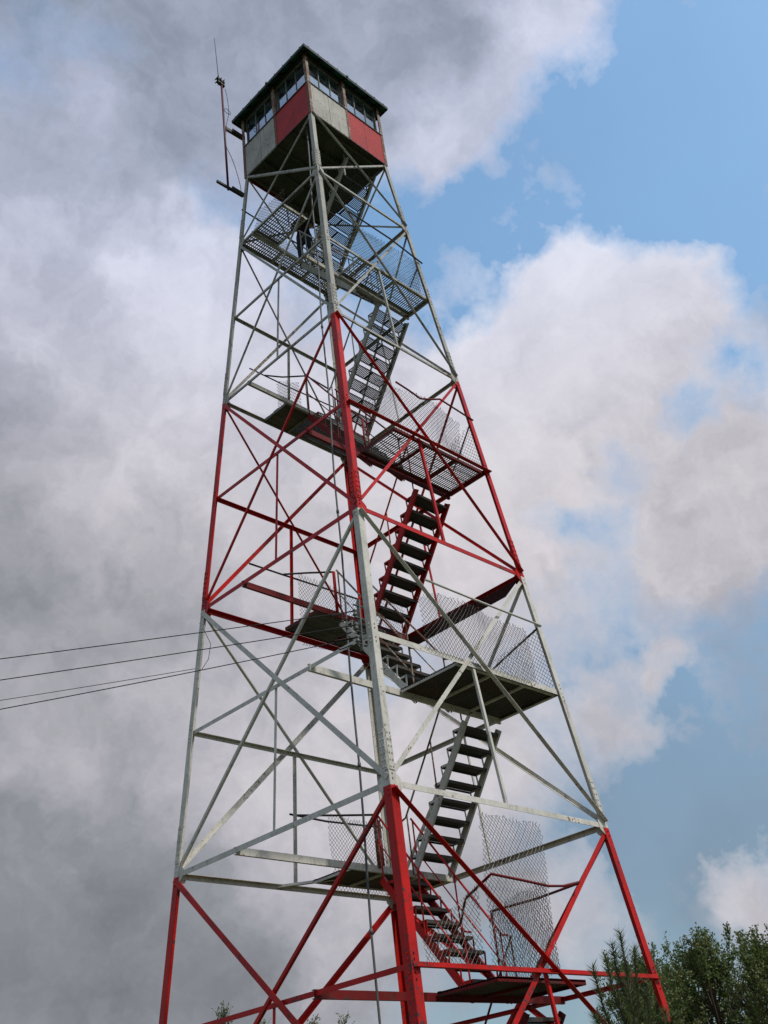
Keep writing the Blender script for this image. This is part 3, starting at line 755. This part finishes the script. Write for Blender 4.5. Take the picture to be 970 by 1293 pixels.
# near pine leader
random.seed(5)
def pine(az, dist, height, label):
    b = V((CAM.x + dist * math.cos(R(az)), CAM.y + dist * math.sin(R(az)), 0))
    st = MB(); nd = MB()
    def shoot(a, pts, r0):
        st.tube(pts, [r0 * (1 - .7 * i / (len(pts) - 1)) for i in range(len(pts))], 6)
        for i in range(len(pts) - 1):
            p, q = pts[i], pts[i + 1]; L_ = (q - p).length; k = int(L_ * 1300)
            d, u, c = frame(q - p, V((0, 0, 1)) + rnd() * .01)
            for j in range(k):
                an = random.uniform(0, 6.283); rad_ = (u * math.cos(an) + c * math.sin(an)); pp = p.lerp(q, random.random())
                dr = (d * random.uniform(.7, 1.3) + rad_).normalized(); L2 = random.uniform(.026, .046); wv = dr.cross(rnd()).normalized() * .0014
                nd.quad(pp - wv, pp + wv, pp + dr * L2)
    top = b + V((.02, 0, height)); trunk = [b + V((0, 0, -.1)), b + V((0, 0, height * .5)), b + V((.01, .01, height * .8)), top]
    shoot(0, [trunk[2], trunk[2].lerp(top, .5), top], .010)
    st.tube([trunk[0], trunk[1], trunk[2]], [.035, .022, .011], 8)
    RTh = V((RT_H[0], RT_H[1], 0)).normalized(); FWh = V((-RTh.y, RTh.x, 0))
    tips = [(-.117, -.10, .02), (-.074, -.077, -.03), (-.030, -.035, .03), (-.140, -.27, 0), (.034, -.06, -.02), (.062, -.17, .03), (.10, -.27, 0), (-.095, -.25, .06), (-.02, -.14, -.06)]
    for i in range(26):
        zt = random.uniform(-.9, -.28); tips.append((random.uniform(-1, 1) * (.09 - zt * .22), zt, random.uniform(-1, 1) * (.07 - zt * .2)))
    for (dx, dz, dy) in tips:
        tip = top + RTh * dx + FWh * dy + V((0, 0, dz)); r_ = math.hypot(dx, dy); L0 = .16 + r_ * 1.6
        s0 = V((b.x, b.y, max(.3, tip.z - L0))) + V((.012, .004, 0)); out = RTh * dx + FWh * dy
        p1 = s0 + out * .55 + V((0, 0, L0 * .22)); p2 = s0 + out * .86 + V((0, 0, L0 * .6))
        shoot(0, [s0, p1, p2, tip], .0065)
        if dz < -.2:
            for q in range(2):
                e = p2 + (out.normalized() + rnd() * .8).normalized() * .05 + V((0, 0, random.uniform(.06, .16))); shoot(0, [p1.lerp(p2, .6), p2.lerp(e, .5), e], .0045)
    t = tag(empty('pine_tree', b), label, 'pine tree'); st.build('trunk', 'bark', t); nd.build('crown', 'needle', t)
pine(33.15, 4.1, 2.355, 'near young pine with upright needled shoots in front of the leafy trees')

# ------------------------------------------------------------------ ground
def ground():
    nx = 90; mb = MB(); xs = []
    for i in range(nx + 1):
        t = (i / nx) * 2 - 1; xs.append(math.copysign(abs(t) ** 3 * 900 + abs(t) * 30, t))
    verts = []
    for yv in xs:
        for xv in xs:
            r_ = math.hypot(xv, yv); h = 0 if r_ < 14 else min(1, (r_ - 14) / 60) * (noise.noise(V((xv * .02, yv * .02, 0))) * 2.5 - .8)
            verts.append((xv, yv, h + (noise.noise(V((xv * .4, yv * .4, 3))) * .03 if r_ < 80 else 0)))
    mb.v = verts
    for j in range(nx):
        for i in range(nx):
            a = j * (nx + 1) + i; mb.f.append((a, a + 1, a + nx + 2, a + nx + 1)); mb.m.append(0)
    m, nt = nmat('mown_grass'); tc = N(nt, 'ShaderNodeTexCoord'); co = tc.outputs['Object']
    c = mixc(nt, ramp(nt, fbm(nt, co, .25, 6), .4, .6), (.045, .075, .022), (.08, .095, .035))
    c = mixc(nt, ramp(nt, fbm(nt, co, 9, 6, .7), .45, .75), c, (.11, .09, .05))
    b = N(nt, 'ShaderNodeBsdfPrincipled'); b.inputs['Roughness'].default_value = .95; nt.links.new(c, b.inputs['Base Color'])
    bp = N(nt, 'ShaderNodeBump'); bp.inputs['Strength'].default_value = .8; bp.inputs['Distance'].default_value = .05; nt.links.new(fbm(nt, co, 25, 6, .8), bp.inputs['Height']); nt.links.new(bp.outputs[0], b.inputs['Normal'])
    o = N(nt, 'ShaderNodeOutputMaterial'); nt.links.new(b.outputs[0], o.inputs[0])
    g = mb.build('ground', m, None, (0, 0, 0), smooth=True); tag(g, kind='structure')
ground()

# ------------------------------------------------------------------ sky
SUN_EL, SUN_AZ = R(52), R(-80)          # azimuth measured from +x
world = bpy.data.worlds.new('World'); scene.world = world; world.use_nodes = True
nt = world.node_tree; nt.nodes.clear()
RT = V((0.71476943, -0.6907622, -0.10932631)); UP = V((-0.30608352, -0.44953812, 0.83918315)); FW = V((0.62882234, 0.56635947, 0.53274704))
def dirof(u, v_): return (FW * 1332 + RT * (u - 485) + UP * (646.5 - v_)).normalized()
geo = N(nt, 'ShaderNodeTexCoord'); D = geo.outputs['Generated']
sky = N(nt, 'ShaderNodeTexSky', sky_type='NISHITA'); sky.sun_disc = False; sky.sun_elevation = SUN_EL; sky.sun_rotation = math.pi / 2 - SUN_AZ
sky.dust_density = 1.2; sky.air_density = 1.0; sky.ozone_density = 1.4
def math_(op, a, b=None, c=None):
    n = N(nt, 'ShaderNodeMath', operation=op)
    for i, v_ in enumerate((a, b, c)):
        if v_ is None: continue
        if hasattr(v_, 'links'): nt.links.new(v_, n.inputs[i])
        else: n.inputs[i].default_value = v_
    return n.outputs[0]
# warped direction so that edges billow
nz = N(nt, 'ShaderNodeTexNoise'); nz.inputs['Scale'].default_value = 9; nz.inputs['Detail'].default_value = 5; nz.inputs['Roughness'].default_value = .62
nt.links.new(D, nz.inputs['Vector'])
sb = N(nt, 'ShaderNodeVectorMath', operation='SUBTRACT'); nt.links.new(nz.outputs['Color'], sb.inputs[0]); sb.inputs[1].default_value = (.5, .5, .5)
sc = N(nt, 'ShaderNodeVectorMath', operation='SCALE'); nt.links.new(sb.outputs[0], sc.inputs[0]); sc.inputs['Scale'].default_value = .14
wd = N(nt, 'ShaderNodeVectorMath', operation='ADD'); nt.links.new(D, wd.inputs[0]); nt.links.new(sc.outputs[0], wd.inputs[1]); WD = wd.outputs[0]
def blobs(lst):
    tot = None
    for (u, v_, r, a) in lst:
        c = dirof(u, v_); dn = N(nt, 'ShaderNodeVectorMath', operation='DISTANCE'); nt.links.new(WD, dn.inputs[0]); dn.inputs[1].default_value = tuple(c)
        mr = N(nt, 'ShaderNodeMapRange', interpolation_type='SMOOTHSTEP'); nt.links.new(dn.outputs['Value'], mr.inputs[0])
        sc_ = r / 1332 * (FW.dot(c)); mr.inputs[1].default_value = sc_ * 1.25; mr.inputs[2].default_value = sc_ * .35; mr.inputs[3].default_value = 0; mr.inputs[4].default_value = a
        tot = mr.outputs[0] if tot is None else math_('ADD', tot, mr.outputs[0])
    return tot
cov = blobs([
 # high sheet top left and its tongue
 (60, 30, 320, .34), (330, 0, 290, .55), (560, 10, 180, .6), (680, 0, 120, .75), (570, 150, 100, .8), (-150, -200, 500, .5), (450, -150, 330, .7), (40, 170, 180, .20), (210, 190, 110, .30), (340, 210, 70, .3), (450, 130, 120, .35), (570, 215, 42, .4),
 # big cumulus left
 (60, 380, 140, 1.0), (175, 350, 110, 1.0), (250, 365, 80, .9), (330, 520, 220, 1.1), (450, 580, 170, .8), (-60, 620, 420, 1.1), (200, 800, 330, 1.1),
 (500, 520, 90, .8), (60, 1100, 400, 1.1), (400, 1050, 230, .8), (560, 740, 110, .7), (560, 980, 120, .65), (330, 1300, 250, .8),
 # right cumulus bank, broken by soft gaps
 (705, 345, 62, .75), (770, 390, 125, .8), (860, 350, 75, .75), (700, 490, 150, .75), (605, 480, 85, .8), (800, 470, 110, .5), (950, 400, 55, .35), (955, 520, 85, .8),
 (640, 630, 120, .7), (890, 640, 120, .85), (985, 680, 100, .7), (760, 560, 110, .4), (760, 720, 130, .5), (640, 740, 110, .5), (860, 760, 80, .3),
 (860, 170, 150, -.5), (640, 290, 80, -.35), (940, 240, 70, -.4), (850, 520, 55, -.55), (800, 600, 48, -.45), (735, 655, 55, -.5), (690, 670, 45, -.3), (925, 440, 40, -.3),
 (765, 885, 70, .75), (832, 838, 45, .8), (700, 960, 110, .45), (610, 880, 100, .6), (730, 1150, 95, .55), (955, 1110, 65, .8), (620, 1130, 100, .6), (860, 1130, 70, .15),
])
n1 = fbm(nt, D, 7, 9, .66); n2 = fbm(nt, D, 26, 3, .6)
nn_ = math_('ADD', math_('MULTIPLY', math_('SUBTRACT', n1, .5), 2.3), math_('MULTIPLY', math_('SUBTRACT', n2, .5), .4))
dn = N(nt, 'ShaderNodeVectorMath', operation='DISTANCE'); nt.links.new(D, dn.inputs[0]); dn.inputs[1].default_value = tuple(FW)
far = ramp(nt, dn.outputs['Value'], .65, .95)
cv = math_('ADD', math_('ADD', cov, math_('MULTIPLY', far, .62)), nn_)
al_ = N(nt, 'ShaderNodeMapRange'); nt.links.new(cv, al_.inputs[0]); al_.inputs[1].default_value = .06; al_.inputs[2].default_value = 1.0; alpha = math_('POWER', al_.outputs[0], .8)
# a thin veil thickens towards the horizon
sepd = N(nt, 'ShaderNodeSeparateXYZ'); nt.links.new(D, sepd.inputs[0]); EL = sepd.outputs[2]
low = ramp(nt, EL, .74, .16)
veil = math_('MULTIPLY_ADD', low, .80, math_('MULTIPLY', ramp(nt, fbm(nt, D, 4, 4), .4, .8), .12))
lit = blobs([(690, 20, 110, .30), (570, 170, 100, .26), (770, 400, 210, .42), (870, 350, 100, .14), (620, 500, 150, .34), (950, 560, 150, .36), (900, 640, 150, .45), (790, 660, 120, .2), (800, 865, 110, .50), (700, 960, 120, .3), (955, 1100, 80, .5), (740, 1150, 100, .42), (620, 660, 150, .36), (680, 760, 110, .25),
             (100, 370, 170, .15), (240, 345, 110, .26), (330, 490, 210, .30), (430, 600, 170, .28), (430, 700, 130, .22), (200, 650, 150, .16), (350, 900, 200, .28), (90, 880, 130, .16), (560, 900, 170, .28), (60, 60, 330, -.10), (460, 1250, 120, .15),
             (80, 540, 120, .10), (60, 730, 130, -.04), (50, 1200, 160, -.12), (220, 1200, 160, -.08), (330, 60, 180, -.04), (470, 60, 120, .0), (250, 560, 90, .1), (60, 1000, 150, .12), (540, 1090, 130, .2), (400, 1100, 130, .08), (720, 560, 80, -.08), (770, 925, 60, -.08), (30, 300, 200, .06), (320, 1120, 150, .14), (30, 650, 100, .08), (60, 200, 160, .08)])
n3 = fbm(nt, WD, 5.5, 7, .55)
n4 = fbm(nt, WD, 17, 4, .6)
br = math_('ADD', math_('ADD', math_('MINIMUM', lit, .37), math_('MULTIPLY', low, -.17)), math_('ADD', math_('MULTIPLY', math_('SUBTRACT', n3, .5), .58), math_('MULTIPLY', math_('SUBTRACT', n4, .5), .42)))
br = math_('ADD', math_('MULTIPLY_ADD', math_('SUBTRACT', 1, alpha), .22, br), .41)
cr_ = N(nt, 'ShaderNodeValToRGB'); e = cr_.color_ramp; nt.links.new(br, cr_.inputs[0])
e.elements[0].position = 0; e.elements[0].color = (.16, .17, .19, 1); e.elements[1].position = 1; e.elements[1].color = (.80, .77, .79, 1)
q = e.elements.new(.28); q.color = (.27, .285, .315, 1); q = e.elements.new(.52); q.color = (.445, .435, .48, 1); q = e.elements.new(.78); q.color = (.67, .64, .68, 1)
hi = math_('MULTIPLY', ramp(nt, EL, .50, .80), .85)
ct = N(nt, 'ShaderNodeMixRGB', blend_type='MULTIPLY'); nt.links.new(hi, ct.inputs[0]); nt.links.new(cr_.outputs[0], ct.inputs[1]); ct.inputs[2].default_value = (.98, 1.10, 1.30, 1)
hs = N(nt, 'ShaderNodeMixRGB', blend_type='MULTIPLY'); hs.inputs[0].default_value = 1; nt.links.new(sky.outputs[0], hs.inputs[1]); hs.inputs[2].default_value = (1.50, 1.76, 1.66, 1)
bg1 = N(nt, 'ShaderNodeBackground'); hz = N(nt, 'ShaderNodeMixRGB'); nt.links.new(veil, hz.inputs[0]); nt.links.new(hs.outputs[0], hz.inputs[1]); hz.inputs[2].default_value = (.18 / .15, .232 / .15, .305 / .15, 1)
nt.links.new(hz.outputs[0], bg1.inputs[0]); bg1.inputs[1].default_value = .15
bg2 = N(nt, 'ShaderNodeBackground'); nt.links.new(ct.outputs[0], bg2.inputs[0]); bg2.inputs[1].default_value = 1.0
mx = N(nt, 'ShaderNodeMixShader'); nt.links.new(alpha, mx.inputs[0]); nt.links.new(bg1.outputs[0], mx.inputs[1]); nt.links.new(bg2.outputs[0], mx.inputs[2])
o = N(nt, 'ShaderNodeOutputWorld'); nt.links.new(mx.outputs[0], o.inputs[0])
world.cycles.sampling_method = 'MANUAL'; world.cycles.sample_map_resolution = 256

sun = bpy.data.lights.new('sun', 'SUN'); sun.energy = 2.6; sun.angle = R(2.5); sun.color = (1, .95, .88)
so = bpy.data.objects.new('sun', sun); COL.objects.link(so)
sd = V((math.cos(SUN_EL) * math.cos(SUN_AZ), math.cos(SUN_EL) * math.sin(SUN_AZ), math.sin(SUN_EL)))
so.rotation_euler = sd.to_track_quat('Z', 'Y').to_euler(); so.location = (0, 0, 40)

# ------------------------------------------------------------------ camera
cd = bpy.data.cameras.new('camera'); cam = bpy.data.objects.new('camera', cd); COL.objects.link(cam)
cd.sensor_fit = 'VERTICAL'; cd.sensor_height = 36; cd.lens = 1332.03 * 36 / 1293; cd.clip_end = 5000; cd.clip_start = .05
mtx = Matrix((RT, UP, -FW)).transposed().to_4x4(); mtx.translation = CAM; cam.matrix_world = mtx
scene.camera = cam
for o in bpy.data.objects:
    if '_w' in o: del o['_w']
vs = scene.view_settings; vs.view_transform = 'Standard'; vs.look = 'None'; vs.exposure = 0; vs.gamma = 1; vs.use_curve_mapping = False
scene.render.engine = 'CYCLES'
